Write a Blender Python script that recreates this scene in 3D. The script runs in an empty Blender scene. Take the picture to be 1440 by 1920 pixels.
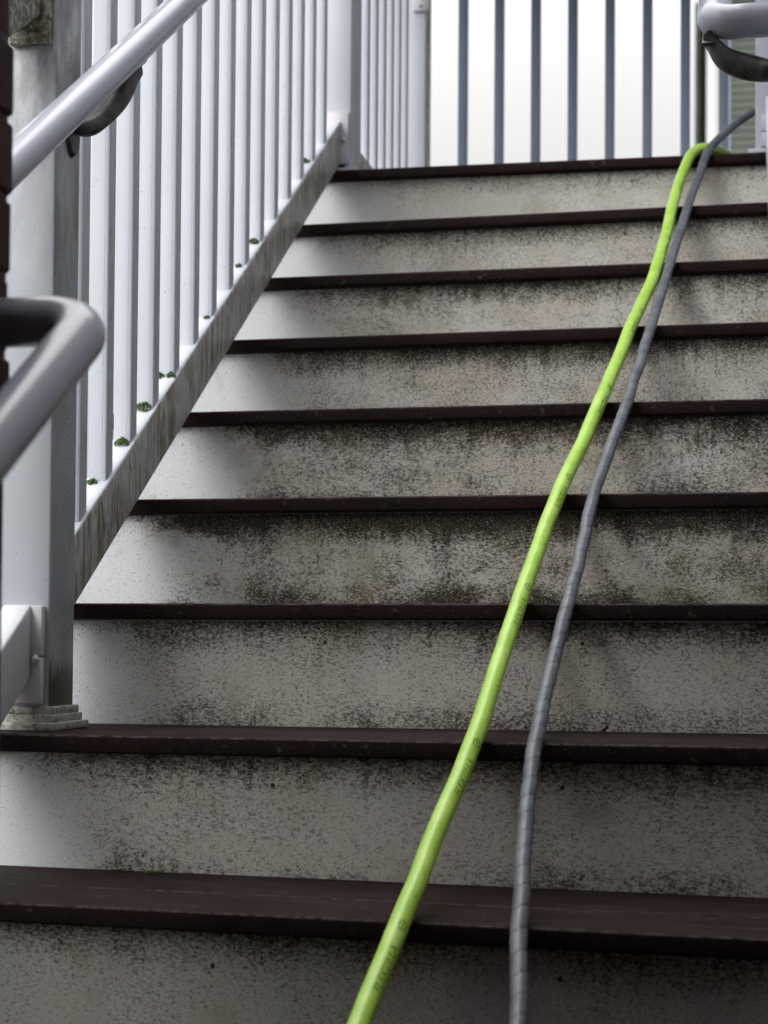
import bpy, bmesh, math, random
from mathutils import Vector, Matrix, noise

random.seed(11)
scene = bpy.context.scene
col = scene.collection
PI = math.pi

# ------------------------------------------------------------------ camera
cam_d = bpy.data.cameras.new('camera')
cam = bpy.data.objects.new('camera', cam_d); col.objects.link(cam); scene.camera = cam
YAW, PITCH, ROLL = 0.20942, 0.02557, 0.0075
cy_, sy_ = math.cos(YAW), math.sin(YAW)
fw = Vector((-sy_*math.cos(PITCH), cy_*math.cos(PITCH), math.sin(PITCH)))
rt = Vector((cy_, sy_, 0)); up = rt.cross(fw)
rt2 = math.cos(ROLL)*rt + math.sin(ROLL)*up
up2 = -math.sin(ROLL)*rt + math.cos(ROLL)*up
M = Matrix((rt2, up2, -fw)).transposed().to_4x4()
M.translation = Vector((0.97336, -1.92129, 0.32692))
cam.matrix_world = M
cam_d.sensor_fit = 'HORIZONTAL'; cam_d.sensor_width = 24.0
cam_d.lens = 3128.68/1440*24.0
cam_d.shift_y = 160.72/1440
cam_d.clip_start = 0.05; cam_d.clip_end = 3000
cam_d.dof.use_dof = True; cam_d.dof.focus_distance = 2.62; cam_d.dof.aperture_fstop = 5.2

# ------------------------------------------------------------------ world
SUN_DIR = Vector((-0.55, -1.0, 0.62)).normalized()
world = bpy.data.worlds.new("World"); scene.world = world; world.use_nodes = True
nt = world.node_tree; nt.nodes.clear()
sky = nt.nodes.new('ShaderNodeTexSky'); sky.sky_type = 'NISHITA'; sky.sun_disc = False
sky.sun_elevation = math.asin(SUN_DIR.z); sky.sun_rotation = math.atan2(SUN_DIR.x, SUN_DIR.y)
sky.air_density = 1.0; sky.dust_density = 4.0; sky.ozone_density = 1.0
hs = nt.nodes.new('ShaderNodeHueSaturation'); hs.inputs['Saturation'].default_value = 0.25
mixw = nt.nodes.new('ShaderNodeMix'); mixw.data_type = 'RGBA'
mixw.inputs['Factor'].default_value = 0.88
tc = nt.nodes.new('ShaderNodeTexCoord'); sx = nt.nodes.new('ShaderNodeSeparateXYZ'); nt.links.new(tc.outputs['Generated'], sx.inputs[0])
ov = nt.nodes.new('ShaderNodeMapRange'); ov.inputs[1].default_value = 0.0; ov.inputs[2].default_value = 1.0
ov.inputs[3].default_value = 0.10; ov.inputs[4].default_value = 1.0            # overcast sky: zenith far brighter than the horizon
zc_ = nt.nodes.new('ShaderNodeMath'); zc_.operation = 'MAXIMUM'; zc_.inputs[1].default_value = 0.0; nt.links.new(sx.outputs['Z'], zc_.inputs[0])
zp = nt.nodes.new('ShaderNodeMath'); zp.operation = 'POWER'; zp.inputs[1].default_value = 2.2; nt.links.new(zc_.outputs[0], zp.inputs[0])
nt.links.new(zp.outputs[0], ov.inputs[0])
cl = nt.nodes.new('ShaderNodeTexNoise'); cl.inputs['Scale'].default_value = 2.2; cl.inputs['Detail'].default_value = 3
nt.links.new(tc.outputs['Generated'], cl.inputs['Vector'])
cm = nt.nodes.new('ShaderNodeMapRange'); cm.inputs[1].default_value = .3; cm.inputs[2].default_value = .7; cm.inputs[3].default_value = .93; cm.inputs[4].default_value = 1.05
nt.links.new(cl.outputs['Fac'], cm.inputs[0])
mu = nt.nodes.new('ShaderNodeMath'); mu.operation = 'MULTIPLY'; nt.links.new(ov.outputs[0], mu.inputs[0]); nt.links.new(cm.outputs[0], mu.inputs[1])
vm = nt.nodes.new('ShaderNodeVectorMath'); vm.operation = 'SCALE'; vm.inputs[0].default_value = (32.0, 31.8, 31.2); nt.links.new(mu.outputs[0], vm.inputs['Scale'])
nt.links.new(vm.outputs[0], mixw.inputs[7])
bg = nt.nodes.new('ShaderNodeBackground'); bg.inputs['Strength'].default_value = 0.10
wo = nt.nodes.new('ShaderNodeOutputWorld')
nt.links.new(sky.outputs[0], hs.inputs['Color']); nt.links.new(hs.outputs[0], mixw.inputs[6])
nt.links.new(mixw.outputs[2], bg.inputs['Color']); nt.links.new(bg.outputs[0], wo.inputs[0])

# ------------------------------------------------------------------ sun behind the overcast
sd = bpy.data.lights.new('sun', 'SUN'); sd.energy = 0.66; sd.angle = math.radians(36); sd.color = (1.0, 0.985, 0.97)
so = bpy.data.objects.new('sun', sd); col.objects.link(so)
so.rotation_euler = SUN_DIR.to_track_quat('Z', 'Y').to_euler(); so.location = (-3, -6, 8)

scene.view_settings.view_transform = 'Standard'; scene.view_settings.look = 'None'
scene.view_settings.gamma = 1.0; scene.view_settings.exposure = 0.88

# ================================================================== materials
def new_mat(name):
    m = bpy.data.materials.new(name); m.use_nodes = True
    t = m.node_tree; b = t.nodes['Principled BSDF']
    return m, t, b
class NB:
    """tiny node builder"""
    def __init__(s, t): s.t = t
    def n(s, typ, **kw):
        o = s.t.nodes.new(typ)
        for k, v in kw.items(): setattr(o, k, v)
        return o
    def put(s, sock, v):
        if isinstance(v, bpy.types.NodeSocket): s.t.links.new(v, sock)
        elif v is not None: sock.default_value = v
    def m(s, op, a, b=None, c=None, clamp=False):
        o = s.n('ShaderNodeMath', operation=op); o.use_clamp = clamp
        s.put(o.inputs[0], a)
        if b is not None: s.put(o.inputs[1], b)
        if c is not None: s.put(o.inputs[2], c)
        return o.outputs[0]
    def step(s, v, lo, hi, a=0.0, b=1.0):
        o = s.n('ShaderNodeMapRange', interpolation_type='SMOOTHSTEP')
        s.put(o.inputs[0], v); s.put(o.inputs[1], lo); s.put(o.inputs[2], hi); s.put(o.inputs[3], a); s.put(o.inputs[4], b)
        return o.outputs[0]
    def mix(s, f, a, b):
        o = s.n('ShaderNodeMix', data_type='RGBA'); s.put(o.inputs[0], f)
        for i, v in ((6, a), (7, b)):
            if isinstance(v, tuple): v = (*v, 1.0)
            s.put(o.inputs[i], v)
        return o.outputs[2]
    def pos(s): return s.n('ShaderNodeNewGeometry').outputs['Position']
    def nor(s):
        g = s.n('ShaderNodeNewGeometry'); x = s.n('ShaderNodeSeparateXYZ'); s.t.links.new(g.outputs['Normal'], x.inputs[0]); return x.outputs
    def xyz(s, v):
        x = s.n('ShaderNodeSeparateXYZ'); s.t.links.new(v, x.inputs[0]); return x.outputs
    def scale(s, v, sc):
        o = s.n('ShaderNodeVectorMath', operation='MULTIPLY'); s.t.links.new(v, o.inputs[0]); o.inputs[1].default_value = sc; return o.outputs[0]
    def noise(s, v, sc, det=2.0, rough=0.5, dist=0.0):
        o = s.n('ShaderNodeTexNoise'); s.t.links.new(v, o.inputs['Vector'])
        o.inputs['Scale'].default_value = sc; o.inputs['Detail'].default_value = det
        o.inputs['Roughness'].default_value = rough; o.inputs['Distortion'].default_value = dist
        return o.outputs['Fac']
    def attr(s, name):
        return s.n('ShaderNodeAttribute', attribute_type='OBJECT', attribute_name=name).outputs['Fac']
    def bump(s, h, strength, dist, bsdf):
        o = s.n('ShaderNodeBump'); o.inputs['Strength'].default_value = strength; o.inputs['Distance'].default_value = dist
        s.t.links.new(h, o.inputs['Height']); s.t.links.new(o.outputs[0], bsdf.inputs['Normal'])

def mat_riser():
    m, t, b = new_mat('weathered_riser_board'); q = NB(t)
    P = q.pos(); x, y, z = q.xyz(P)[:3]
    uv = q.n('ShaderNodeUVMap').outputs[0]; u, v, _ = q.xyz(uv)[:3]
    gr = q.attr('grime'); warm = q.attr('warm')
    big = q.noise(P, 3.2, 3, .55); med = q.noise(q.scale(P, (1.0, 1.0, 1.5)), 13, 4, .6)
    blot = q.noise(P, 7.5, 2, .5)
    # density of the growth: heavy under the nosing, where it also paints the nosing's shadow, at the foot, and in patches; the end by the railing stays washed clean
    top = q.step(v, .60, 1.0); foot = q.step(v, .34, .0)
    edge = q.m('ADD', x, q.m('MULTIPLY', q.m('SUBTRACT', blot, .5), .20))
    edge = q.m('ADD', edge, q.m('MULTIPLY', q.m('SUBTRACT', med, .5), .16))
    edge = q.m('ADD', edge, q.m('MULTIPLY', top, .06))
    clean = q.step(edge, -.02, .15)
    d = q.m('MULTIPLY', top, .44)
    d = q.m('ADD', d, q.m('MULTIPLY', foot, q.m('MULTIPLY_ADD', q.step(blot, .38, .62), .30, .06)))
    d = q.m('ADD', d, q.m('MULTIPLY', q.step(big, .34, .68), .13))
    d = q.m('ADD', d, q.m('MULTIPLY', q.m('SUBTRACT', med, .5), .72))
    run = q.noise(q.scale(P, (1, 1, .07)), 55, 3, .6)
    d = q.m('ADD', d, q.m('MULTIPLY', q.m('MULTIPLY', q.step(run, .50, .68), q.step(v, .15, .95)), .15))
    d = q.m('MULTIPLY', q.m('ADD', d, .33), gr)
    d = q.m('MULTIPLY', d, q.m('MULTIPLY_ADD', clean, .74, .26), clamp=True)
    # ground colour
    c = q.mix(q.step(blot, .35, .68), (.66, .61, .52), (.72, .695, .65))
    c = q.mix(warm, q.mix(q.step(med, .3, .7), (.53, .525, .465), (.60, .60, .585)), c)
    c = q.mix(clean, (.66, .68, .70), c)
    # olive/brown film
    fil = q.mix(q.step(q.noise(P, 5.0, 2, .5), .42, .6), (.085, .052, .033), (.080, .066, .036))
    fine = q.noise(q.scale(P, (.58, 1, 1.0)), 270, 5, .74)
    film = q.m('MULTIPLY', q.step(q.m('ADD', fine, q.m('MULTIPLY', q.m('SUBTRACT', d, .5), .34)), .435, .64), .84)
    film = q.m('ADD', film, q.m('MULTIPLY', q.step(d, .35, 1.0), .18), clamp=True)
    c = q.mix(film, c, fil)
    yel = q.m('MULTIPLY', q.step(q.noise(P, 9, 3, .6), .56, .70), q.m('MULTIPLY', gr, .35))
    c = q.mix(yel, c, (.30, .27, .12))
    # speckles of two sizes
    s1 = q.noise(q.scale(P, (.62, 1.0, 1.0)), 420, 3, .66)
    thr = q.m('SUBTRACT', .655, q.m('MULTIPLY', d, .20))
    k1 = q.step(s1, q.m('SUBTRACT', thr, .02), q.m('ADD', thr, .055))
    s2 = q.noise(P, 200, 2, .5)
    thr2 = q.m('SUBTRACT', .735, q.m('MULTIPLY', d, .17))
    k2 = q.step(s2, thr2, q.m('ADD', thr2, .05))
    c = q.mix(q.m('MULTIPLY', k1, .72), c, (.020, .017, .012))
    c = q.mix(q.m('MULTIPLY', k2, .78), c, (.016, .016, .010))
    # pale salty grain
    k3 = q.step(q.noise(q.scale(P, (.7, 1, 1)), 420, 2, .6), .56, .70)
    c = q.mix(q.m('MULTIPLY', k3, .50), c, (.76, .73, .68))
    # scuffs with pale lilac tone
    k4 = q.m('MULTIPLY', q.step(q.noise(q.scale(P, (1.2, 1, .55)), 6.3, 3, .55), .57, .66), q.m('SUBTRACT', 1.0, warm))
    c = q.mix(q.m('MULTIPLY', k4, .5), c, (.44, .43, .48))
    t.links.new(c, b.inputs['Base Color'])
    b.inputs['Roughness'].default_value = .82; b.inputs['Specular IOR Level'].default_value = .25
    q.bump(s1, .35, .0012, b)
    return m

def mat_white(name, base=(.64, .68, .76), dirt=0.0, streak=0.0, specks=1.0, rough=.34, moss_z=None, grime_box=None):
    m, t, b = new_mat(name); q = NB(t)
    P = q.pos(); x, y, z = q.xyz(P)[:3]; nx, ny, nz = q.nor()[:3]
    big = q.noise(P, 5, 3, .5)
    c = q.mix(q.step(big, .3, .7), base, tuple(v*.93 for v in base))
    if specks:
        sp = q.step(q.noise(P, 210, 1, .5), .765, .79)
        c = q.mix(q.m('MULTIPLY', sp, specks), c, (.04, .04, .04))
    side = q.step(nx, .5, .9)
    if dirt:      # dark crumbs and streaks that settle on the faces turned to the stairs
        st = q.noise(q.scale(P, (1, 1, .12)), 130, 3, .6)
        st2 = q.noise(q.scale(P, (1, 1, .35)), 22, 2, .5)
        a = q.m('MULTIPLY', q.step(st, .57, .72), q.step(st2, .46, .66))
        c = q.mix(q.m('MULTIPLY', q.m('MULTIPLY', a, side), dirt), c, (.09, .08, .065))
        c = q.mix(q.m('MULTIPLY', side, .22*dirt), c, (.35, .34, .36))  # even grey tint over the whole stair-side face
    if streak:    # run-off streaks below a sloping top edge
        st = q.noise(q.scale(P, (1, 1, .10)), 90, 4, .65)
        pt = q.noise(q.scale(P, (1, 1, .5)), 11, 3, .6)
        a = q.m('MULTIPLY', q.step(st, .44, .58), q.step(pt, .34, .56))
        tone = q.mix(q.step(q.noise(P, 16, 2, .5), .46, .6), (.24, .19, .14), (.19, .20, .08))
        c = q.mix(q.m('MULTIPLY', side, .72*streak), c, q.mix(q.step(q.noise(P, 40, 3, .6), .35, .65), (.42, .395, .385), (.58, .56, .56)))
        c = q.mix(q.m('MULTIPLY', q.m('MULTIPLY', a, side), .9*streak), c, tone)
        gs = q.m('MULTIPLY', q.step(q.noise(q.scale(P, (1, 1, .25)), 75, 3, .6), .56, .64), q.step(q.noise(P, 9, 1, .5), .40, .55))
        c = q.mix(q.m('MULTIPLY', q.m('MULTIPLY', gs, side), .75*streak), c, (.10, .13, .02))
    if grime_box: # mildew clouds on the corner post
        mz = q.noise(q.scale(P, (1, 1, .3)), 26, 4, .65); fine = q.noise(P, 420, 2, .6)
        f = q.m('MULTIPLY', q.step(mz, .42, .62), q.m('MULTIPLY', side, grime_box))
        hi = q.step(z, .55, 1.0); f = q.m('MULTIPLY', f, q.m('MULTIPLY_ADD', hi, .7, .3))
        c = q.mix(q.m('MULTIPLY', f, .75), c, q.mix(q.step(fine, .4, .6), (.10, .10, .08), (.28, .27, .25)))
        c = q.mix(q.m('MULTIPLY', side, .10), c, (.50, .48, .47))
        sk = q.m('MULTIPLY', q.step(q.noise(P, 300, 2, .6), .58, .66), q.m('MULTIPLY', side, q.step(q.noise(q.scale(P, (1, 1, .5)), 14, 2, .5), .42, .6)))
        c = q.mix(q.m('MULTIPLY', sk, .8), c, (.04, .04, .03))
    if grime_box:
        up_ = q.step(z, .75, 1.25)
        mf = q.m('MULTIPLY', q.step(q.noise(q.scale(P, (1, 1, .4)), 30, 4, .65), .38, .62), up_)
        c = q.mix(q.m('MULTIPLY', mf, .60), c, (.13, .13, .11))
    if moss_z is not None:
        e = q.m('ADD', z, q.m('MULTIPLY', q.m('SUBTRACT', q.noise(q.scale(P, (1, 1, .35)), 70, 4, .7), .5), .07))
        f = q.m('MULTIPLY', q.step(e, moss_z+.045, moss_z-.0), side)
        g = q.noise(P, 260, 3, .6)
        c = q.mix(q.m('MULTIPLY', f, .95), c, q.mix(q.step(g, .4, .6), (.012, .014, .006), (.08, .085, .02)))
    t.links.new(c, b.inputs['Base Color'])
    b.inputs['Roughness'].default_value = rough
    q.bump(q.noise(P, 900, 2, .5), .08, .0006, b)
    return m

def mat_grimy_trim(name='mossy_white_trim', bias=0.0):
    m, t, b = new_mat(name); q = NB(t); P = q.pos()
    a = q.step(q.noise(P, 95, 5, .7), .46-bias, .66-bias)
    c = q.mix(q.m('MULTIPLY', a, .88), (.42, .41, .385), q.mix(q.step(q.noise(P, 90, 3, .6), .42, .6), (.03, .035, .015), (.17, .16, .06)))
    t.links.new(c, b.inputs['Base Color']); b.inputs['Roughness'].default_value = .6
    q.bump(q.noise(P, 300, 3, .6), .12, .0006, b); return m

def mat_tread():
    m, t, b = new_mat('brown_composite_board'); q = NB(t); P = q.pos()
    n = q.noise(q.scale(P, (.35, 1, 1)), 260, 3, .6); big = q.noise(P, 6, 3, .6)
    c = q.mix(q.step(big, .3, .7), (.0125, .0052, .0048), (.021, .0090, .0084))
    c = q.mix(q.m('MULTIPLY', q.step(n, .55, .75), .45), c, (.060, .038, .037))
    nz = q.nor()[2]; upf = q.step(nz, .3, .95)
    dust = q.m('MULTIPLY', q.step(q.noise(q.scale(P, (.18, 1, 1)), 40, 4, .7), .46, .70), upf)
    c = q.mix(q.m('MULTIPLY', dust, .40), c, (.060, .045, .042))
    rim = q.m('MULTIPLY', q.m('MULTIPLY', q.step(nz, .25, .6), q.step(nz, .99, .8)), q.step(q.noise(P, 60, 4, .7), .38, .60))
    c = q.mix(q.m('MULTIPLY', rim, .45), c, (.16, .125, .125))
    sp = q.step(q.noise(P, 330, 1, .5), .76, .79); c = q.mix(q.m('MULTIPLY', sp, .5), c, (.35, .33, .33))
    gr = q.m('MULTIPLY', q.step(q.noise(P, 45, 3, .6), .66, .72), .6); c = q.mix(gr, c, (.07, .085, .02))
    t.links.new(c, b.inputs['Base Color'])
    b.inputs['Roughness'].default_value = .68; b.inputs['Specular IOR Level'].default_value = .12
    q.bump(q.noise(q.scale(P, (.6, 1, 1)), 300, 5, .72), .9, .0022, b); return m

def mat_simple(name, c1, c2, sc=30, rough=.6, bump=.0, bsc=200, metallic=0, spec=None, bd=.001):
    m, t, b = new_mat(name); q = NB(t); P = q.pos()
    c = q.mix(q.step(q.noise(P, sc, 4, .6), .35, .65), c1, c2)
    t.links.new(c, b.inputs['Base Color']); b.inputs['Roughness'].default_value = rough
    b.inputs['Metallic'].default_value = metallic
    if spec is not None: b.inputs['Specular IOR Level'].default_value = spec
    if bump: q.bump(q.noise(P, bsc, 3, .6), bump, bd, b)
    return m

def mat_green_hose():
    m, t, b = new_mat('lime_hose_rubber'); q = NB(t); P = q.pos()
    c = q.mix(q.step(q.noise(P, 18, 3, .6), .35, .7), (.37, .64, .06), (.47, .74, .12))
    sm = q.m('MULTIPLY', q.step(q.noise(P, 60, 4, .7), .60, .74), .45); c = q.mix(sm, c, (.30, .40, .04))
    sp = q.m('MULTIPLY', q.step(q.noise(P, 260, 2, .5), .71, .75), .75); c = q.mix(sp, c, (.16, .09, .03))
    t.links.new(c, b.inputs['Base Color']); b.inputs['Roughness'].default_value = .34
    b.inputs['Coat Weight'].default_value = .25; b.inputs['Coat Roughness'].default_value = .28
    q.bump(q.noise(P, 120, 2, .5), .12, .001, b); return m

def mat_grey_hose():
    m, t, b = new_mat('grey_spiral_sleeve'); q = NB(t); P = q.pos()
    c = q.mix(q.step(q.noise(P, 40, 4, .65), .35, .7), (.085, .094, .112), (.150, .163, .188))
    w = q.m('MULTIPLY', q.step(q.noise(q.scale(P, (1, .5, .5)), 140, 4, .7), .58, .74), .55); c = q.mix(w, c, (.34, .35, .37))
    a = q.n('ShaderNodeAttribute', attribute_type='GEOMETRY', attribute_name='seam').outputs['Fac']
    c = q.mix(q.m('MULTIPLY', a, .8), c, (.03, .032, .04))
    t.links.new(c, b.inputs['Base Color']); b.inputs['Roughness'].default_value = .38
    q.bump(q.noise(P, 350, 3, .6), .2, .001, b); return m

M_RISER = mat_riser()
M_TREAD = mat_tread()
M_WHITE = mat_white('white_vinyl', specks=.55)
M_BAL = mat_white('white_vinyl_baluster', dirt=1.0, specks=.75)
M_RAIL = mat_white('white_vinyl_run_off', streak=1.0, specks=.4)
M_LOWRAIL = mat_white('white_vinyl_lower', base=(.62, .64, .69), specks=1.0, rough=.45)
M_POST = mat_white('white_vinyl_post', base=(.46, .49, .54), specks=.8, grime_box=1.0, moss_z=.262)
M_POST2 = mat_white('white_vinyl_post_clean', streak=.28, specks=.3)
M_BACK_SHADE = mat_white('white_vinyl_back_shade', base=(.30, .365, .50), specks=.3, rough=.5)  # white vinyl darkened and blued to paint the back railing's shade
M_POST_SHADE = mat_white('white_vinyl_post_shade', base=(.40, .43, .50), specks=.3, rough=.5)  # white vinyl darkened so the right post looks shaded
M_BRK = mat_white('white_cover', base=(.70, .69, .72), specks=.3, rough=.4)
M_TRIM = mat_grimy_trim(); M_TRIM2 = mat_grimy_trim('blackened_white_trim', .12)
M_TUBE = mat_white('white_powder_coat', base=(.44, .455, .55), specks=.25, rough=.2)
M_CAST = mat_simple('grimy_cast_bracket', (.022, .020, .017), (.095, .09, .085), 45, .42, .35, 160)
M_HOLE = mat_simple('dark_screw_gap_shade', (.008, .008, .008), (.02, .018, .015), 50, .6)
M_MOSS = mat_simple('green_moss', (.030, .072, .016), (.11, .19, .04), 240, .9, .5, 600)
M_BRICK = mat_simple('dark_red_brick', (.030, .007, .005), (.060, .014, .010), 14, .85, .6, 160, bd=.003)
M_MORT = mat_simple('mortar', (.08, .065, .06), (.13, .11, .10), 30, .9, .5, 200)
M_SIDEW = mat_simple('pale_bounce_wall', (.46, .46, .48), (.52, .52, .54), 4, .9)
M_CEIL = mat_simple('dark_soffit', (.055, .05, .05), (.08, .075, .07), 5, .8)
M_GROUND = mat_simple('concrete_ground', (.11, .105, .10), (.16, .155, .15), 3, .9, .3, 80)
M_SIDING = mat_simple('sage_siding', (.078, .098, .080), (.095, .115, .092), 1.5, .7)
M_TRIMW = mat_simple('house_trim', (.20, .235, .31), (.24, .28, .36), 3, .6)
M_PIPEW = mat_simple('downspout_white', (.62, .64, .66), (.70, .71, .72), 3, .5)
M_PIPED = mat_simple('pipe_dark', (.03, .033, .03), (.05, .055, .05), 3, .6)
M_ROOF = mat_simple('roof_shingle', (.05, .05, .055), (.08, .08, .085), 20, .9)
M_GREEN = mat_green_hose(); M_GREY = mat_grey_hose()
M_INK = mat_simple('black_ink', (.05, .10, .015), (.30, .50, .06), 300, .6)
M_LEAF = mat_simple('dry_leaf', (.12, .035, .012), (.20, .07, .02), 60, .8)

# ================================================================== helpers
def thing(name, label, cat, loc=(0, 0, 0), group=None):
    o = bpy.data.objects.new(name, None); o.empty_display_size = .1; col.objects.link(o)
    o.location = loc; o['label'] = label; o['category'] = cat
    if group: o['group'] = group
    bpy.context.view_layer.update()
    return o
def wloc(o):
    v = Vector((0, 0, 0))
    while o is not None: v += o.location; o = o.parent
    return v
def obj(name, bm, mat, parent=None, smooth=False, label=None, cat=None, group=None, kind=None, at=None):
    """link a bmesh given in world coordinates as one mesh object"""
    org = wloc(parent) if parent else Vector(at if at else (0, 0, 0))
    bmesh.ops.translate(bm, verts=bm.verts, vec=-org)
    me = bpy.data.meshes.new(name); bm.to_mesh(me); bm.free()
    me.materials.append(mat)
    if smooth:
        me.polygons.foreach_set('use_smooth', [True]*len(me.polygons))
        try: me.set_sharp_from_angle(angle=math.radians(40))
        except Exception: pass
    o = bpy.data.objects.new(name, me); col.objects.link(o)
    if parent: o.parent = parent
    else: o.location = org
    if label: o['label'] = label
    if cat: o['category'] = cat
    if group: o['group'] = group
    if kind: o['kind'] = kind
    return o
def merge(bm, b2):
    me = bpy.data.meshes.new('tmp'); b2.to_mesh(me); b2.free(); bm.from_mesh(me); bpy.data.meshes.remove(me)
def hexa(bm, c, bev=0.0, seg=2):
    """c: 8 corners (bottom ring then top ring); bevelled and merged into bm"""
    b = bmesh.new(); v = [b.verts.new(p) for p in c]
    for f in ((3, 2, 1, 0), (4, 5, 6, 7), (0, 1, 5, 4), (1, 2, 6, 5), (2, 3, 7, 6), (3, 0, 4, 7)): b.faces.new([v[i] for i in f])
    bmesh.ops.recalc_face_normals(b, faces=b.faces)
    if bev: bmesh.ops.bevel(b, geom=list(b.edges), offset=bev, segments=seg, profile=.5, affect='EDGES')
    merge(bm, b)
def box(bm, x0, x1, y0, y1, z0, z1, bev=0.0, seg=2):
    hexa(bm, [(x0, y0, z0), (x1, y0, z0), (x1, y1, z0), (x0, y1, z0), (x0, y0, z1), (x1, y0, z1), (x1, y1, z1), (x0, y1, z1)], bev, seg)
def slopebox(bm, x0, x1, y0, y1, f0, f1, bev=0.0, seg=3):
    """vertical ends, bottom and top given as functions of y"""
    hexa(bm, [(x0, y0, f0(y0)), (x1, y0, f0(y0)), (x1, y1, f0(y1)), (x0, y1, f0(y1)),
              (x0, y0, f1(y0)), (x1, y0, f1(y0)), (x1, y1, f1(y1)), (x0, y1, f1(y1))], bev, seg)
def catmull(P, step=.01):
    P = [Vector(p) for p in P]; Q = [2*P[0]-P[1]] + P + [2*P[-1]-P[-2]]; out = []
    for i in range(1, len(Q)-2):
        a, b, c, d = Q[i-1:i+3]; n = max(2, int((c-b).length/step))
        for j in range(n):
            t = j/n
            out.append(.5*((2*b) + (c-a)*t + (2*a-5*b+4*c-d)*t*t + (3*b-a-3*c+d)*t**3))
    out.append(P[-1]); return out
def frames(pts, ref):
    """tangent, side N (close to ref) and B at each point"""
    F = []
    for i, p in enumerate(pts):
        T = (pts[min(i+1, len(pts)-1)] - pts[max(i-1, 0)]).normalized()
        N = (ref - T*ref.dot(T)).normalized(); F.append((T, N, T.cross(N)))
    return F
def tube(bm, pts, r, seg=20, ref=Vector((0, 0, 1)), rfun=None, caps=True, attr=None):
    F = frames(pts, ref); rings = []; s = 0.0
    for i, p in enumerate(pts):
        if i: s += (p-pts[i-1]).length
        T, N, B = F[i]; ring = []
        for j in range(seg):
            a = 2*PI*j/seg; rr = r; val = 0
            if rfun: rr, val = rfun(s, a)
            vv = bm.verts.new(p + rr*(math.cos(a)*N + math.sin(a)*B))
            if attr is not None: vv[attr] = val
            ring.append(vv)
        rings.append(ring)
    for i in range(len(rings)-1):
        for j in range(seg):
            f = bm.faces.new((rings[i][j], rings[i+1][j], rings[i+1][(j+1) % seg], rings[i][(j+1) % seg])); f.smooth = True
    if caps:
        bm.faces.new(rings[0][::-1] if False else rings[0]); bm.faces.new(rings[-1][::-1])
    bmesh.ops.recalc_face_normals(bm, faces=bm.faces)
def ball(bm, c, r, sx=1, sy=1, sz=1, sub=2):
    m = Matrix.Translation(c) @ Matrix.Diagonal((r*sx, r*sy, r*sz, 1))
    bmesh.ops.create_icosphere(bm, subdivisions=sub, radius=1, matrix=m)
def cyl(bm, p0, p1, r, seg=16):
    p0, p1 = Vector(p0), Vector(p1); d = p1-p0
    m = Matrix.Translation((p0+p1)/2) @ d.to_track_quat('Z', 'Y').to_matrix().to_4x4()
    bmesh.ops.create_cone(bm, cap_ends=True, segments=seg, radius1=r, radius2=r, depth=d.length, matrix=m)

# ================================================================== stairs
H, D = 0.191086, 0.28
SL = H/D
OV = 0.022
# small settlement of each step: height error at the left and right end (m)
DZ = {8: (.0125, .002), 7: (-.0062, -.0032), 6: (-.0044, -.005), 5: (-.0042, -.001), 4: (-.0022, -.001), 3: (-.0026, -.001), 2: (0, .0025), 1: (0, .003), 0: (.002, -.003)}
def top(k, x):
    a, b = DZ.get(k, (0, 0)); t = (x+.04)/1.07
    return k*H + a + (b-a)*t
XL, XR0 = -.26, 1.16
stairs = thing('staircase', 'outdoor staircase of dark brown treads over mildew stained pale risers', 'staircase', (0.5, -.9, -.764))
GR = {8: (.62, .75), 7: (.80, .9), 6: (.90, 1.0), 5: (1.0, 1.0), 4: (1.12, 1.0), 3: (1.30, .95), 2: (.88, .70), 1: (.80, .35), 0: (.75, .30)}
SCREW = {0: (.352, .772), 1: (.346, .745), 2: (.349, .745), 3: (.334, .742), 4: (.327, .736), 5: (.334, .738), 6: (.326, .72), 7: (.318, .711), 8: (.303, .71)}
SZ = {0: (.64, .665), 1: (.66, .705), 2: (.685, .684), 3: (.716, .71), 4: (.736, .73), 5: (.73, .72), 6: (.73, .73), 7: (.73, .727), 8: (.778, .77)}
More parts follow.
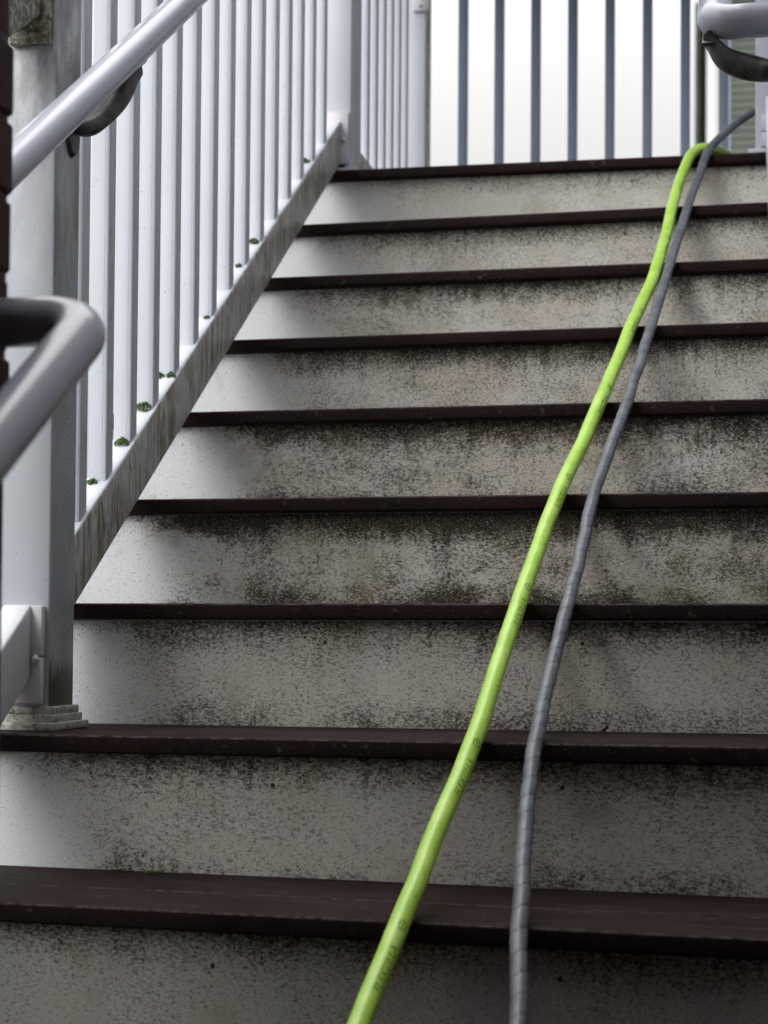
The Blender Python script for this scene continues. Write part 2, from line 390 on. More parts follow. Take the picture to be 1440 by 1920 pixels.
for k in range(-3, 9):
    xr = XR0 if k > 0 else 1.47
    xl = XL
    # tread: two boards with a gap, front edges eased
    bm = bmesh.new()
    y0, y1 = k*D, (k+1)*D + OV + .010
    ym = y0 + .142
    def tr(a, b, bev):
        nseg = 14
        for i in range(1):
            hexa(bm, [(xl, a, top(k, xl)-.0255), (xr, a, top(k, xr)-.0255), (xr, b, top(k, xr)-.0255), (xl, b, top(k, xl)-.0255),
                      (xl, a, top(k, xl)), (xr, a, top(k, xr)), (xr, b, top(k, xr)), (xl, b, top(k, xl))], bev, 3)
    tr(y0, ym, .0042); tr(ym+.004, y1 if k < 8 else ym+.004+.14, .003)
    obj('tread', bm, M_TREAD, stairs, smooth=True)
    # riser below nosing k
    bm = bmesh.new(); yr = k*D + OV
    zb0, zb1 = top(k-1, xl)+.0004, top(k-1, xr)+.0004
    zt0, zt1 = top(k, xl)-.027, top(k, xr)-.027
    b = [(xl+.004, yr, zb0), (xr-.004, yr, zb1), (xr-.004, yr, zt1), (xl+.004, yr, zt0)]
    uvl = bm.loops.layers.uv.new('UVMap')
    fv = [bm.verts.new(p) for p in b]; bv = [bm.verts.new((p[0], p[1]+.014, p[2])) for p in b]
    f = bm.faces.new(fv)
    for lp, (uu, vv) in zip(f.loops, ((xl, 0), (xr, 0), (xr, 1), (xl, 1))): lp[uvl].uv = (uu, vv)
    bm.faces.new(bv[::-1])
    for i in range(4): bm.faces.new((fv[(i+1) % 4], fv[i], bv[i], bv[(i+1) % 4]))
    bmesh.ops.recalc_face_normals(bm, faces=bm.faces)
    r = obj('riser', bm, M_RISER, stairs)
    g, w = GR.get(k, (.7, .4)); r['grime'] = float(g); r['warm'] = float(w)
    if k in SCREW:
        for sx, sz in zip(SCREW[k], SZ[k]):
            zc = top(k-1, sx) + sz*H; bs = bmesh.new()
            cyl(bs, (sx, yr-.0004, zc), (sx, yr+.004, zc), .0032, 14)
            o = obj('screw', bs, M_HOLE, r, smooth=True)
# side stringers carrying the steps
for xa, xb in ((XL+.002, XL+.036), (1.165, 1.20)):
    bm = bmesh.new(); slopebox(bm, xa+.0, xb, -.55, 2.20, lambda y: SL*y-.36, lambda y: SL*y-.225, .002, 1)
    obj('stringer', bm, M_WHITE, stairs)
# deck at the head of the flight
deck = thing('upper_deck', 'landing deck at the head of the stairs, seen only by its brown edge', 'deck', (0.5, 2.9, 1.35))
bm = bmesh.new(); yy = 2.24+.142+.004+.14+.004
zt = 8*H+.004
while yy < 4.3:
    box(bm, -.26, 1.29, yy, yy+.138, zt-.0255, zt, .003, 2); yy += .142
obj('deck_boards', bm, M_TREAD, deck, smooth=True)
for yj in (2.44, 4.24):
    bm = bmesh.new(); box(bm, -.15, 1.28, yj, yj+.03, zt-.22, zt-.027); obj('joist', bm, M_WHITE, deck)
# ground sheet
bm = bmesh.new(); box(bm, -400, 400, -400, 400, -3*H-H-.30, -3*H-H)
ground = obj('ground', bm, M_GROUND, kind='structure'); ground['label'] = 'concrete ground around the foot of the stairs'

# ================================================================== railings
PX0, PX1 = -.107, -.015           # left posts
RX0, RX1 = -.083, -.038           # left rail
BW = .0316
def rail_lo(y): return SL*y + .020
def rail_hi(y): return SL*y + .134
def bal_mesh(bm, xc, yc, z0f, z1, w=BW):
    """one square picket: eased corners, a shallow extrusion line on the front face; its foot follows the rail"""
    h = w/2; e = .0028
    prof = [(-h+e, -h), (h-.0075, -h), (h-.0070, -h+.0005), (h-.0062, -h+.0005), (h-.0057, -h), (h-e, -h), (h-e*.3, -h+e*.3), (h, -h+e), (h, h-e), (h-e*.3, h-e*.3), (h-e, h), (-h+e, h), (-h+e*.3, h-e*.3), (-h, h-e), (-h, -h+e), (-h+e*.3, -h+e*.3)]
    lo = [bm.verts.new((xc+a, yc+b, z0f(yc+b))) for a, b in prof]; hi = [bm.verts.new((xc+a, yc+b, z1(yc+b))) for a, b in prof]
    n = len(prof)
    for i in range(n): bm.faces.new((lo[i], lo[(i+1) % n], hi[(i+1) % n], hi[i]))
    bm.faces.new(lo[::-1]); bm.faces.new(hi)

def newel(name, x0, x1, y0, y1, z0, z1, label, mat, base=True, capz=True, group=None, basemat=None):
    t = thing(name, label, 'post', ((x0+x1)/2, (y0+y1)/2, z0), group)
    bm = bmesh.new(); box(bm, x0, x1, y0, y1, z0+.002, z1, .004, 3); obj('shaft', bm, mat, t, smooth=True)
    if base:
        bm = bmesh.new(); ex = .018
        for e, a, b in ((ex, .0005, .0120), (ex-.0075, .0120, .0235), (ex-.0115, .0235, .0350)):
            if base == 'thin' and a > .001: continue
            box(bm, x0-e, x1+e, y0-e, y1+e, z0+a, z0+b, .0016, 2)
        obj('base_moulding', bm, basemat or M_TRIM, t, smooth=True)
    if capz:
        bm = bmesh.new(); box(bm, x0-.012, x1+.012, y0-.012, y1+.012, z1, z1+.02, .004)
        b = bmesh.new(); bmesh.ops.create_cone(b, cap_ends=True, segments=4, radius1=.075, radius2=.01, depth=.035,
            matrix=Matrix.Translation(((x0+x1)/2, (y0+y1)/2, z1+.037)) @ Matrix.Rotation(PI/4, 4, 'Z')); merge(bm, b)
        obj('post_cap', bm, M_WHITE, t, smooth=True)
    return t
ZT1 = H*1 + .0
P1Y = (.372, .4645)
p1 = newel('newel_post', PX0, PX1, P1Y[0], P1Y[1], ZT1, 1.62, 'mildewed white square post with a mossy base trim on the tread beside the lower handrail', M_POST, group='white railing posts')
P2Y = (2.272, 2.364)
p2 = newel('newel_post', PX0, PX1, P2Y[0], P2Y[1], 8*H+.010, 2.70, 'white post standing at the top left end of the stairs where the sloping rail ends', M_POST2, base='thin', basemat=M_WHITE, group='white railing posts')
P3Y = (3.313, 3.405)
p3 = newel('newel_post', PX0, PX1, P3Y[0], P3Y[1], 8*H+.004, 2.70, 'far white deck corner post left of the bright open sky, green algae down its edge', M_POST2, base='thin', basemat=M_WHITE, group='white railing posts')
p4 = newel('newel_post', 1.012, 1.104, 2.272, 2.364, 8*H+.003, 2.70, 'white post at the right edge of the photo where the grey hose disappears', M_POST_SHADE, base='thin', basemat=M_POST_SHADE, group='white railing posts')
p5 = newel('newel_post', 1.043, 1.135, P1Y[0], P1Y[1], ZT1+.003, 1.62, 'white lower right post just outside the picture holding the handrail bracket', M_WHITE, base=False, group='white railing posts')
# algae stripe down the far corner post's stair side
bm = bmesh.new(); box(bm, PX1-.004, PX1+.0012, P3Y[0]+.012, P3Y[1]-.006, 8*H+.05, 2.9, .0005, 1)
obj('algae_stripe', bm, mat_simple('algae_green', (.22, .25, .14), (.42, .44, .36), 25, .8), p3)

def bracket(name_parent, xc, yf, z0, z1, w=.062, mat=None, knob=True, depth=.013, face=-1):
    """two-piece rail end cover with a seam and a screw plug, standing proud of a post face"""
    mat = mat or M_BRK
    y0, y1 = (yf-depth, yf+.001) if face < 0 else (yf-.001, yf+depth)
    zm = (z0+z1)/2 - .003; bm = bmesh.new()
    box(bm, xc-w/2, xc+w/2, y0, y1, z0, zm-.0006, .0028, 2)
    box(bm, xc-w/2-.0006, xc+w/2+.0006, y0-.0004, y1, zm+.0006, z1, .0028, 2)
    o = obj('rail_cover', bm, mat, name_parent, smooth=True)
    if knob:
        bm = bmesh.new(); ball(bm, Vector((xc+.0225, y0-.002, zm-.004)), .0058, 1, .9, 1.2, 3); obj('screw_plug', bm, mat, o, smooth=True)
    return o

# --- main sloping railing on the left
lr = thing('stair_railing', 'white picket railing sloping up the left side, moss and run-off stains on its bottom rail', 'railing', (-.06, P1Y[1], H+.3), 'white railings')
bm = bmesh.new(); slopebox(bm, RX0, RX1, P1Y[1]+.0005, P2Y[0]-.0005, rail_lo, rail_hi, .005, 3)
obj('bottom_rail', bm, M_RAIL, lr, smooth=True)
bm = bmesh.new(); slopebox(bm, RX0-.004, RX1+.004, P1Y[1]+.0005, P2Y[0]-.0005, lambda y: SL*y+1.10, lambda y: SL*y+1.17, .006, 3)
obj('top_rail', bm, M_WHITE, lr, smooth=True)
BY = [.5815+.1108*i for i in range(15)]
XB = -.0600
for i, yb in enumerate([.472]+BY):
    if i == 0: yb = .5815-.1108+.008 - .0
    if yb-BW < P1Y[1]+.004 : 
        continue
    bm = bmesh.new(); bal_mesh(bm, XB, yb-BW/2, lambda y: rail_hi(y)-.012, lambda y: SL*y+1.115)
    obj('baluster', bm, M_BAL, lr, smooth=True)
bracket(p2, -.0525, P2Y[0], 1.563, 1.698, .066)
bm = bmesh.new(); box(bm, -.080, -.030, P2Y[0]-.010, P2Y[0]+.001, 1.541, 1.561, .001, 1); obj('cover_gap_shade', bm, M_HOLE, p2)  # dark block painting the shade in the gap below the cover

# --- railing of the lower flight, meets the front of the corner post
ll = thing('stair_railing', 'lower stretch of white railing ending on the front of the mossy post', 'railing', (-.06, P1Y[0], H+.2), 'white railings')
bm = bmesh.new(); slopebox(bm, RX0, RX1, -.80, P1Y[0]-.0135, lambda y: SL*y+.023, lambda y: SL*y+.1315, .004, 3); obj('bottom_rail', bm, M_LOWRAIL, ll, smooth=True)
bm = bmesh.new(); slopebox(bm, RX0-.004, RX1+.004, -.80, P1Y[0]-.0135, lambda y: SL*y+1.00, lambda y: SL*y+1.09, .006, 3); obj('top_rail', bm, M_TRIM2, ll, smooth=True)
for i in range(9):
    yb = .232-.1108*i
    bm = bmesh.new(); bal_mesh(bm, XB, yb-BW/2, lambda y: SL*y+.12, lambda y: SL*y+1.02)
    obj('baluster', bm, M_LOWRAIL, ll, smooth=True)
bracket(p1, -.0535, P1Y[0], .2305, .374, .062)
b_ = bracket(p1, -.0535, P1Y[0], 1.205, 1.345, .064, mat=M_TRIM2, knob=False)
# gutter screw / grime lip under that upper cover
# --- level deck rail on the left
dl = thing('deck_railing', 'white picket railing along the left edge of the deck, between the two far posts', 'railing', (-.06, 2.84, 8*H), 'white railings')
bm = bmesh.new(); box(bm, RX0, RX1, P2Y[1]+.0005, P3Y[0]-.0005, 1.556, 1.661, .004, 3); obj('bottom_rail', bm, M_RAIL, dl, smooth=True)
bm = bmesh.new(); box(bm, RX0-.004, RX1+.004, P2Y[1]+.0005, P3Y[0]-.0005, 2.60, 2.67, .006, 3); obj('top_rail', bm, M_WHITE, dl, smooth=True)
for i in range(8):
    yb = 2.518+.1105*i
    if yb > P3Y[0]-.03: break
    bm = bmesh.new(); bal_mesh(bm, XB, yb-BW/2, lambda y: 1.650, lambda y: 2.61); obj('baluster', bm, M_BAL, dl, smooth=True)
bracket(p3, -.030, P3Y[0], 2.352, 2.48, .052, knob=False)
bm = bmesh.new(); ball(bm, Vector((-.030, P3Y[0]-.014, 2.366)), .004); obj('screw_plug', bm, M_CAST, p3)
# --- back railing against the sky
br = thing('deck_railing', 'row of white pickets across the back of the deck, dark against the bright sky', 'railing', (1.0, 3.36, 8*H), 'white railings')
bm = bmesh.new(); box(bm, PX1+.0005, 1.30, 3.336, 3.381, 1.575, 1.665, .004, 3); obj('bottom_rail', bm, M_BACK_SHADE, br, smooth=True)
bm = bmesh.new(); box(bm, PX1+.0005, 1.30, 3.332, 3.385, 2.60, 2.67, .006, 3); obj('top_rail', bm, M_BACK_SHADE, br, smooth=True)
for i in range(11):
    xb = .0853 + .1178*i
    bm = bmesh.new(); bal_mesh(bm, xb+.0148, 3.343+.0148, lambda y: 1.655, lambda y: 2.61, .0296); obj('baluster', bm, M_BACK_SHADE, br, smooth=True)
# --- right railing (just outside the frame)
rr = thing('stair_railing', 'white picket railing climbing the right side of the stairs, just beyond the picture', 'railing', (1.058, .47, H+.3), 'white railings')
bm = bmesh.new(); slopebox(bm, 1.036, 1.081, P1Y[1]+.0005, P2Y[0]-.0135, rail_lo, rail_hi, .005, 3); obj('bottom_rail', bm, M_WHITE, rr, smooth=True)
bm = bmesh.new(); slopebox(bm, 1.032, 1.085, P1Y[1]+.0005, P2Y[0]-.0135, lambda y: SL*y+1.10, lambda y: SL*y+1.17, .006, 3); obj('top_rail', bm, M_WHITE, rr, smooth=True)
for i, yb in enumerate(BY):
    bm = bmesh.new(); bal_mesh(bm, 1.058, yb-BW/2, lambda y: rail_hi(y)-.012, lambda y: SL*y+1.115); obj('baluster', bm, M_WHITE, rr, smooth=True)
bracket(p4, 1.0570, P2Y[0], 1.549, 1.63, .062, mat=M_POST_SHADE)

# ================================================================== handrails
RR = .0235
def hr_bracket(parent, base, sad, dirn, side):
    """cast bracket: rose on the post face, S-shaped arm, saddle under the tube. side = direction from post to tube in x"""
    base, sad = Vector(base), Vector(sad)
    mid1 = base + Vector((side*.030, 0, -.006)); mid2 = Vector((base.x*.25+sad.x*.75, base.y*.4+sad.y*.6, base.z*.45+sad.z*.55 - .012))
    P = catmull([base, mid1, mid2, sad], .004); bm = bmesh.new(); n = len(P); F = frames(P, Vector((0, 1, 0))); rings = []
    for i, p in enumerate(P):
        t = i/(n-1); T, N, B = F[i]
        wa = .012 + .012*max(0, t-.35)/.65 + .006*max(0, .3-t)/.3; wb = .0100 + .008*math.sin(PI*min(1, t*1.1))
        rings.append([bm.verts.new(p + N*wa*math.cos(2*PI*j/14) + B*wb*math.sin(2*PI*j/14)) for j in range(14)])
    for i in range(n-1):
        for j in range(14): bm.faces.new((rings[i][j], rings[i+1][j], rings[i+1][(j+1) % 14], rings[i][(j+1) % 14]))
    bm.faces.new(rings[0]); bm.faces.new(rings[-1][::-1]); bmesh.ops.recalc_face_normals(bm, faces=bm.faces)
    # rose
    b = bmesh.new(); m = Matrix.Translation(base+Vector((side*.003, 0, -.018))) @ Matrix.Rotation(PI/2, 4, 'Y') @ Matrix.Diagonal((1.35, .82, 1, 1))
    bmesh.ops.create_cone(b, cap_ends=True, segments=24, radius1=.026, radius2=.022, depth=.008, matrix=m); merge(bm, b)
    # saddle plate following the tube
    b = bmesh.new(); dirn = Vector(dirn).normalized(); x = Vector((1, 0, 0)) if abs(dirn.x) < .9 else Vector((0, 1, 0)); nrm = dirn.cross(x).normalized()
    if nrm.z < 0: nrm = -nrm
    c = [sad + dirn*a*.030 + x*s*.009 + nrm*h for h in (-.0015, .004) for a, s in ((-1, -1), (-1, 1), (1, 1), (1, -1))]
    hexa(b, c, .002, 2); merge(bm, b)
    return obj('bracket', bm, M_CAST, parent, smooth=True)

sdir = Vector((0, 1, SL)).normalized(); snor = Vector((0, -SL, 1)).normalized()
def hz(y): return .893 + .693*y        # axis of the main left handrail
h1 = thing('handrail', 'long white tube handrail rising across the upper left pickets on a grimy bracket', 'handrail', (.058, .45, 1.2), 'white tube handrails')
bm = bmesh.new(); hx = .060
tube(bm, [Vector((hx, y, hz(y))) for y in (-.14, .0, .5, 1.0, 1.6, 2.2)], RR, 40)
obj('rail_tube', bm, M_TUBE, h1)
hr_bracket(h1, (-.015, .428, 1.104), Vector((hx, .490, hz(.490)))-snor*(RR+.0005), (0, 1, .693), 1)

# lower left handrail with a return bend to the brick
h2 = thing('handrail', 'out of focus white tube handrail in the left foreground bending back to the brick wall', 'handrail', (.385, -.5, .6), 'white tube handrails')
def bend_path(x_run, x_end, y_b, z_b, run, rad=.048):
    """straight run along the slope (given as end point), then a bend into a level return along x"""
    a = Vector(run); corner = Vector((x_run, y_b, z_b)); d1 = (a-corner).normalized(); d2 = Vector((x_end-x_run, 0, 0)).normalized()
    pts = [a + (corner-a)*t for t in (0, .25, .5, .75)]
    p0 = corner + d1*rad*1.0; p2 = corner + d2*rad*1.0
    ang = math.acos(max(-1, min(1, d1.dot(d2)))); 
    # circular arc tangent to both legs
    R = rad*math.tan(ang/2); c = corner + (d1+d2).normalized()*(rad/math.cos(ang/2))
    v0 = (p0-c); v2 = (p2-c); tot = v0.angle(v2); ax = v0.cross(v2).normalized()
    for i in range(15): pts.append(c + Matrix.Rotation(tot*i/14, 3, ax) @ v0)
    pts.append(Vector((x_end, y_b, z_b))); return pts
def tube_rm(bm, pts, r, seg=40):
    """tube with rotation-minimising frames, for bent rails"""
    N = Vector((0, 0, 1)); prev = None; rings = []
    for i, p in enumerate(pts):
        T = (pts[min(i+1, len(pts)-1)]-pts[max(i-1, 0)]).normalized()
        N = (N - T*N.dot(T)).normalized(); B = T.cross(N)
        rings.append([bm.verts.new(p + r*(math.cos(2*PI*j/seg)*N + math.sin(2*PI*j/seg)*B)) for j in range(seg)])
    for i in range(len(rings)-1):
        for j in range(seg):
            f = bm.faces.new((rings[i][j], rings[i+1][j], rings[i+1][(j+1) % seg], rings[i][(j+1) % seg])); f.smooth = True
    bm.faces.new(rings[0]); bm.faces.new(rings[-1][::-1]); bmesh.ops.recalc_face_normals(bm, faces=bm.faces)
# axis: y=-.661, z=.497 at the left picture edge
yb2, zb2 = -.468, .497 + .672*(.661-.468) - .004
bm = bmesh.new(); tube_rm(bm, bend_path(.387, .296, yb2, zb2, (.387, -1.75, .497-.672*(1.75-.661))), RR)
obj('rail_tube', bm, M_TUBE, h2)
# right handrail, its lower end returns to the post
h3 = thing('handrail', 'white tube handrail end at the top right corner above a dark curved bracket', 'handrail', (.935, .418, 1.15), 'white tube handrails')
bm = bmesh.new(); tube_rm(bm, bend_path(.938, 1.0435, .418, 1.187, (.938, 2.2, 1.187+.693*(2.2-.418)), .030), RR)
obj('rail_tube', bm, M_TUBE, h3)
hr_bracket(h3, (1.041, .418, 1.122), (.931, .434, 1.195-.0245), (0, 1, .69), -1)

# ================================================================== brick building around the lower flight
bk = thing('brick_building', 'dark red brick wall end at the left edge of the photo beside the lower handrail', 'building', (.165, -2.2, -.76))
def bricks(bm, bmm, x0, x1, y0, y1, z0, z1, course=.0755, L=.20):
    rnd = random.Random(4); z = z0; row = 0
    while z < z1:
        y = y1 - (0 if row % 2 else L/2)
        yy1 = y1
        while yy1 > y0:
            yy0 = (y if yy1 == y1 and y < y1 else yy1-L); yy0 = max(yy0, y0)
            j = rnd.uniform(-.0025, .0025)
            box(bm, x0, x1+j, yy0+.011, yy1 + (j if yy1 == y1 else 0), z+.0035, min(z+course-.0035, z1), .003, 1)
            yy1 = yy0
        z += course; row += 1
    box(bmm, x0+.004, x1-.002, y0, y1-.0025, z0, z1)
bm, bmm = bmesh.new(), bmesh.new(); bricks(bm, bmm, .17, .2915, -1.9, -.446, -.764, 3.2)
w_ = obj('wall', bm, M_BRICK, bk); obj('mortar', bmm, M_MORT, w_)
def wallpart(nm, *a, mat=M_BRICK):
    bm = bmesh.new(); box(bm, *a); return obj(nm, bm, mat, bk)
wallpart('wall', -.01+.05, .165, -4.2, -.455, -.764, 3.2)
wallpart('wall', 1.48, 1.74, -4.2, -.25, -.764, 3.2)
wallpart('bounce_wall', 1.30, 1.74, -.245, 3.3, -.764, 6.0, mat=M_SIDEW)  # unseen wall: cuts light from the right, pale to bounce some back
wallpart('wall', .04, 1.74, -4.45, -4.21, -.764, 3.2)  # unseen back wall, closes off light from behind
wallpart('shade_ceiling', .04, 1.74, -4.2, -2.6, 2.35, 2.55, mat=M_CEIL)  # unseen ceiling placed to darken the lower steps
wallpart('shade_upper_wall', .04, 7.0, -4.4, -2.6, 3.21, 9.5)  # unseen, raised high to keep sky light off the back balusters
wallpart('wall', 1.745, 7.0, -4.4, -2.45, -.764, 3.2)

pr = thing('shade_roof', 'unseen flat roof over the deck, shading its back railing', 'roof', (.55, 3.4, 2.75))
bm = bmesh.new(); box(bm, -.25, 1.29, 2.02, 3.75, 2.80, 2.90, .004); obj('roof_slab', bm, M_CEIL, pr)  # unseen slab, front edge carried forward to dim the back balusters
bm = bmesh.new(); box(bm, -.28, 1.29, 1.98, 2.019, 2.78, 2.96, .003); obj('fascia_board', bm, M_WHITE, pr)
# ================================================================== neighbour's house far behind
hs_ = thing('house', 'distant sage green lap sided house with pale corner trim behind the deck', 'house', (2.5, 18.5, -.76))
bm = bmesh.new(); x0, x1, yf = .872, 6.0, 18.0; z = -.76
while z < 8.2:
    v = [bm.verts.new(p) for p in ((x0, yf-.014, z), (x1, yf-.014, z), (x1, yf, z+.09), (x0, yf, z+.09), (x0, yf, z), (x1, yf, z))]
    bm.faces.new((v[0], v[1], v[2], v[3])); bm.faces.new((v[4], v[5], v[1], v[0])); z += .09
box(bm, x0, x1, yf+.001, 24, -.76, z)
obj('siding', bm, M_SIDING, hs_)
bm = bmesh.new(); box(bm, .749, .872, yf-.03, yf+.10, -.76, 8.3, .004); obj('corner_board', bm, M_TRIMW, hs_)
bm = bmesh.new(); z = -.76
while z < 8.2:
    v = [bm.verts.new(p) for p in ((.47, 18.9, z), (.752, 18.9, z), (.752, 18.914, z+.09), (.47, 18.914, z+.09))]; bm.faces.new(v); z += .09
box(bm, .47, .748, 18.916, 23.9, -.76, 8.2); obj('recessed_siding', bm, mat_simple('sage_siding_shaded', (.022, .03, .022), (.03, .04, .03), 2, .8), hs_)  # darker copy of the siding paints the recess in shadow
bm = bmesh.new(); slopebox(bm, .46, 6.4, 17.6, 21, lambda y: 8.31+.9*(y-17.6), lambda y: 8.4+.9*(y-17.6)); obj('roof', bm, M_ROOF, hs_)
bm = bmesh.new(); cyl(bm, (.672, 17.93, -.76), (.672, 17.93, 8.2), .078, 28); obj('downspout', bm, M_PIPEW, hs_, smooth=True)
bm = bmesh.new(); cyl(bm, (.475, 18.8, -.76), (.475, 18.8, 8.2), .040, 20); obj('drain_pipe', bm, M_PIPED, hs_, smooth=True)

# ================================================================== hoses
def hose_pts(tab, r):
    out = []
    for k, x in tab:
        if k == int(k):
            k = int(k); out.append(Vector((x, k*D - .60*r, top(k, x) + .82*r)))
        else:
            a = math.floor(k); f = k-a
            p = Vector((x, (a+f)*D - .60*r, (1-f)*top(a, x)+f*top(a+1, x) + .82*r)); out.append(p - snor*.004)
    return out
rg = .0127
G = [Vector((.50, -.75, -.60)), Vector((.545, -.42, -.32))] + hose_pts([(-1, .556), (-.5, .572), (0, .593), (.5, .611), (1, .6335), (1.5, .643), (2, .6565), (2.5, .669), (3, .686), (3.5, .709), (4, .731), (4.5, .750), (5, .7695), (5.5, .791), (6, .8075), (6.5, .817), (7, .8255), (7.5, .838)], rg)
G += [Vector((.861, 2.224, 1.532)), Vector((.891, 2.262, 1.553)), Vector((.925, 2.34, 1.566)), Vector((.966, 2.43, 1.562)), Vector((1.03, 2.56, 1.5460)), Vector((1.12, 2.75, 1.5455)), Vector((1.30, 2.95, 1.5455)), Vector((1.6, 3.0, 1.5455))]
rs = .0099
S = [Vector((.79, -.75, -.58)), Vector((.765, -.42, -.31))] + hose_pts([(-1, .756), (-.5, .7445), (0, .7285), (.5, .717), (1, .713), (1.5, .7184), (2, .728), (2.5, .735), (3, .7435), (4, .7785), (5, .807), (6, .833), (7, .8615), (7.5, .879)], rs)
S += [Vector((.8965, 2.229, 1.534)), Vector((.9195, 2.29, 1.580)), Vector((.9516, 2.36, 1.629)), Vector((.984, 2.42, 1.672)), Vector((1.02, 2.47, 1.704)), Vector((1.08, 2.53, 1.722)), Vector((1.18, 2.62, 1.68)), Vector((1.3, 2.75, 1.58)), Vector((1.45, 2.9, 1.545)), Vector((1.7, 3.0, 1.545))]
def wobble(P, a, f, sd):
    return [p + Vector((noise.noise(Vector((p.y*f, sd, 0))), 0, noise.noise(Vector((p.y*f, sd+9, 3)))*.5))*a for p in P]
GP = wobble(catmull(G, .008), .0018, 13, 1.0); SP = wobble(catmull(S, .0016), .0022, 15, 5.0)
gh = thing('garden_hose', 'lime green rubber hose with black lettering running down over the stair nosings', 'hose', (.66, .55, .38), 'hoses trailing down the stairs')
bm = bmesh.new(); tube(bm, GP, rg, 28, ref=Vector((.8, -.6, .1))); go = obj('hose_tube', bm, M_GREEN, gh)
shh = thing('air_hose', 'grey hose wrapped in a ribbed spiral sleeve lying right of the green hose', 'hose', (.73, .55, .38), 'hoses trailing down the stairs')
bm = bmesh.new(); lay = bm.verts.layers.float.new('seam')
def spiral(s, a):
    pitch = .033
    w = (s/pitch + .16*math.sin(s*9.0) + .1*math.sin(s*23.0) - a/(2*PI)) % 1.0
    g = max(0.0, 1-abs(w-.5)/.060); 
    return rs*(1.0 + .07*((w+.5) % 1.0) - .09*min(1, g*1.5) + .015*math.sin(s*60+a*2)), min(1.0, g*1.6)
tube(bm, SP, rs, 28, ref=Vector((.8, -.6, .1)), rfun=spiral, attr=lay); obj('spiral_sleeve', bm, M_GREY, shh)

# lettering wrapped round the green hose
cum = [0.0]
for i in range(1, len(GP)): cum.append(cum[-1] + (GP[i]-GP[i-1]).length)
def hose_at(s):
    lo, hi = 0, len(cum)-1
    while hi-lo > 1:
        m = (lo+hi)//2
        if cum[m] <= s: lo = m
        else: hi = m
    t = (s-cum[lo])/max(1e-9, cum[hi]-cum[lo]); p = GP[lo].lerp(GP[hi], t); T = (GP[hi]-GP[lo]).normalized(); return p, T
def s_of_y(y):
    for i in range(1, len(GP)):
        if GP[i].y >= y: return cum[i]
    return cum[-1]
dg = None
def text_bm(txt, size, shear):
    cu = bpy.data.curves.new('txt', 'FONT'); cu.body = txt; cu.size = size; cu.shear = shear; cu.space_character = 1.0; cu.resolution_u = 3; cu.offset = size*.012
    o = bpy.data.objects.new('txt', cu); col.objects.link(o); bpy.context.view_layer.update()
    me = bpy.data.meshes.new_from_object(o.evaluated_get(bpy.context.evaluated_depsgraph_get()))
    b = bmesh.new(); b.from_mesh(me); bpy.data.meshes.remove(me); bpy.data.objects.remove(o); bpy.data.curves.remove(cu)
    bmesh.ops.triangulate(b, faces=b.faces)
    bmesh.ops.subdivide_edges(b, edges=[e for e in b.edges if e.calc_length() > size*.25], cuts=1)
    return b
camloc = Vector((0.97336, -1.92129, 0.32692))
def wrap(b, s0, phi0, r):
    """x along the hose, y round it; phi0 turns the print towards the right flank"""
    for v in b.verts:
        p, T = hose_at(s0+v.co.x)
        out = Vector((.22, -.83, .42)); N = (out - T*out.dot(T)).normalized(); B = -T.cross(N)   # B points to the left flank
        a = phi0 + v.co.y/r
        v.co = p + r*(math.cos(a)*N + math.sin(a)*B)
def band(txt_y, phi, fade):
    s0 = s_of_y(txt_y); b = text_bm('FLEXZILLA', .0138, .28)
    for v in b.verts: v.co.x *= 1.06
    wrap(b, s0, phi, rg+.00025); obj('lettering', b, M_INK, go)
    # oval emblem after the word
    b = bmesh.new(); n = 28; rings = []
    for q_, (ra, rb) in enumerate(((.0085, .0058), (.0066, .0042))):
        rings.append([b.verts.new((  .102+ra*math.cos(2*PI*j/n), .0052+rb*math.sin(2*PI*j/n), 0)) for j in range(n)])
    for j in range(n): b.faces.new((rings[0][j], rings[0][(j+1) % n], rings[1][(j+1) % n], rings[1][j]))
    v = [b.verts.new(p) for p in ((.0965, .0044, 0), (.1075, .0044, 0), (.1075, .0062, 0), (.0965, .0062, 0))]; b.faces.new(v)
    wrap(b, s0, phi, rg+.0003); obj('emblem', b, M_INK, go)
    # worn small print further along: short dabs only
    b = bmesh.new(); rnd = random.Random(int(txt_y*100)); x = .150
    while x < .255:
        if rnd.random() < .62:
            h = rnd.uniform(.0015, .0040); w = rnd.uniform(.0006, .0016)
            v = [b.verts.new(p) for p in ((x, .002, 0), (x+w, .002, 0), (x+w+.001, .002+h, 0), (x+.001, .002+h, 0))]; b.faces.new(v)
        x += rnd.uniform(.0022, .0065)
    wrap(b, s0, phi, rg+.00028); obj('small_print', b, M_INK, go)
for yy_, ph in ((-.115, -.80), (.165, -.86), (.475, -.90), (.765, -.92), (1.045, -1.0), (1.33, -1.0), (1.66, -1.05), (1.98, -1.05)):
    band(yy_, ph, 0)

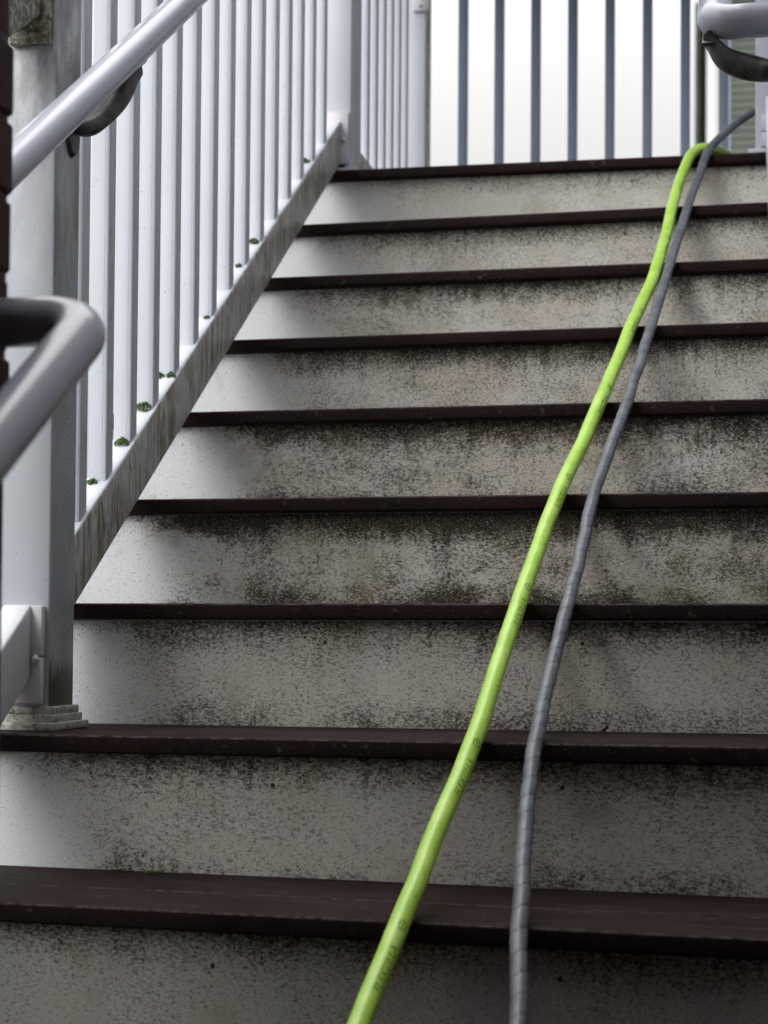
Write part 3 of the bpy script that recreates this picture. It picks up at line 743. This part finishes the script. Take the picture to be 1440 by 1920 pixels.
# ================================================================== moss on the bottom rail
MOSS = [((-.066, .6540), .011, 'small green moss tuft beside the lowest full picket on the bottom rail'),
        ((-.058, .7650), .017, 'wide low green moss clump on the bottom rail at the second full picket'),
        ((-.062, .8755), .020, 'largest rounded green moss clump on the bottom rail at the third picket'),
        ((-.072, .9870), .013, 'upright moss tuft against the fourth picket, left of a smaller one'),
        ((-.049, .9885), .010, 'small moss tuft near the rail edge at the fourth picket'),
        ((-.053, 1.2085), .007, 'tiny dark moss fleck on the bottom rail midway up the railing'),
        ((-.057, 1.4300), .009, 'thin moss fleck on the rail below the middle of the upper pickets'),
        ((-.058, 1.5405), .015, 'flat olive moss clump on the upper half of the bottom rail'),
        ((-.064, 1.9835), .017, 'dark pointed moss clump highest up the bottom rail near the top post')]
for (mx, my), size, lab in MOSS:
    rnd = random.Random(int(my*1000)); bm = bmesh.new(); z0 = rail_hi(my)
    n = int(20 + size*2600)
    for i in range(n):
        a = rnd.uniform(0, 2*PI); rr_ = size*math.sqrt(rnd.random())*.85
        px, py = mx + rr_*math.cos(a)*.95, my + rr_*math.sin(a)*.4
        px = min(px, -.041)
        hh = (1-(rr_/size)**2)*size*.85*(.6+.6*rnd.random())*(.45+.75*noise.noise(Vector((px*160, py*160, 0)))**2+.3)
        ball(bm, Vector((px, py, rail_hi(py)+hh)), rnd.uniform(.0011, .0027), rnd.uniform(.7, 1.3), rnd.uniform(.7, 1.3), rnd.uniform(.7, 1.5), 1)
    obj('moss_clump', bm, M_MOSS, label=lab, cat='moss', group='moss clumps on the bottom rail', at=(mx, my, z0))
for (mx, my, size, lab) in ((.178, .292, .010, 'small flat moss tuft at the back of the second lowest tread, under the riser'), (.128, .294, .007, 'tiny moss crumb at the back of the second lowest tread, left of a larger tuft')):
    rnd = random.Random(int(mx*1000)); bm = bmesh.new()
    for i in range(34):
        a = rnd.uniform(0, 2*PI); rr_ = size*math.sqrt(rnd.random())
        ball(bm, Vector((mx+rr_*math.cos(a)*1.6, my+rr_*math.sin(a)*.5, .0015+rnd.random()*.0025)), rnd.uniform(.0009, .0018), 1, 1, 1, 1)
    obj('moss_clump', bm, M_MOSS, label=lab, cat='moss', group='moss crumbs on the lower tread', at=(mx, my, .002))
# a curl of dry leaf at the foot of the riser
bm = bmesh.new(); lx, ly, lz = .7625, 2*D-.28+OV+.262, 0
s0 = []
for i in range(7):
    for j in range(5):
        u_, v_ = i/6-.5, j/4-.5; w_ = math.cos(u_*PI)*.5
        s0.append(bm.verts.new((.780+u_*.012, 1*D+.285+v_*w_*.010, H+.0035+.004*math.sin(u_*3)+.006*(v_*2)**2)))
for i in range(6):
    for j in range(4): bm.faces.new((s0[i*5+j], s0[(i+1)*5+j], s0[(i+1)*5+j+1], s0[i*5+j+1]))
obj('dry_leaf', bm, M_LEAF, label='tiny curled rust brown leaf scrap lying on a tread right of the grey hose', cat='leaf', at=(.78, .565, H))
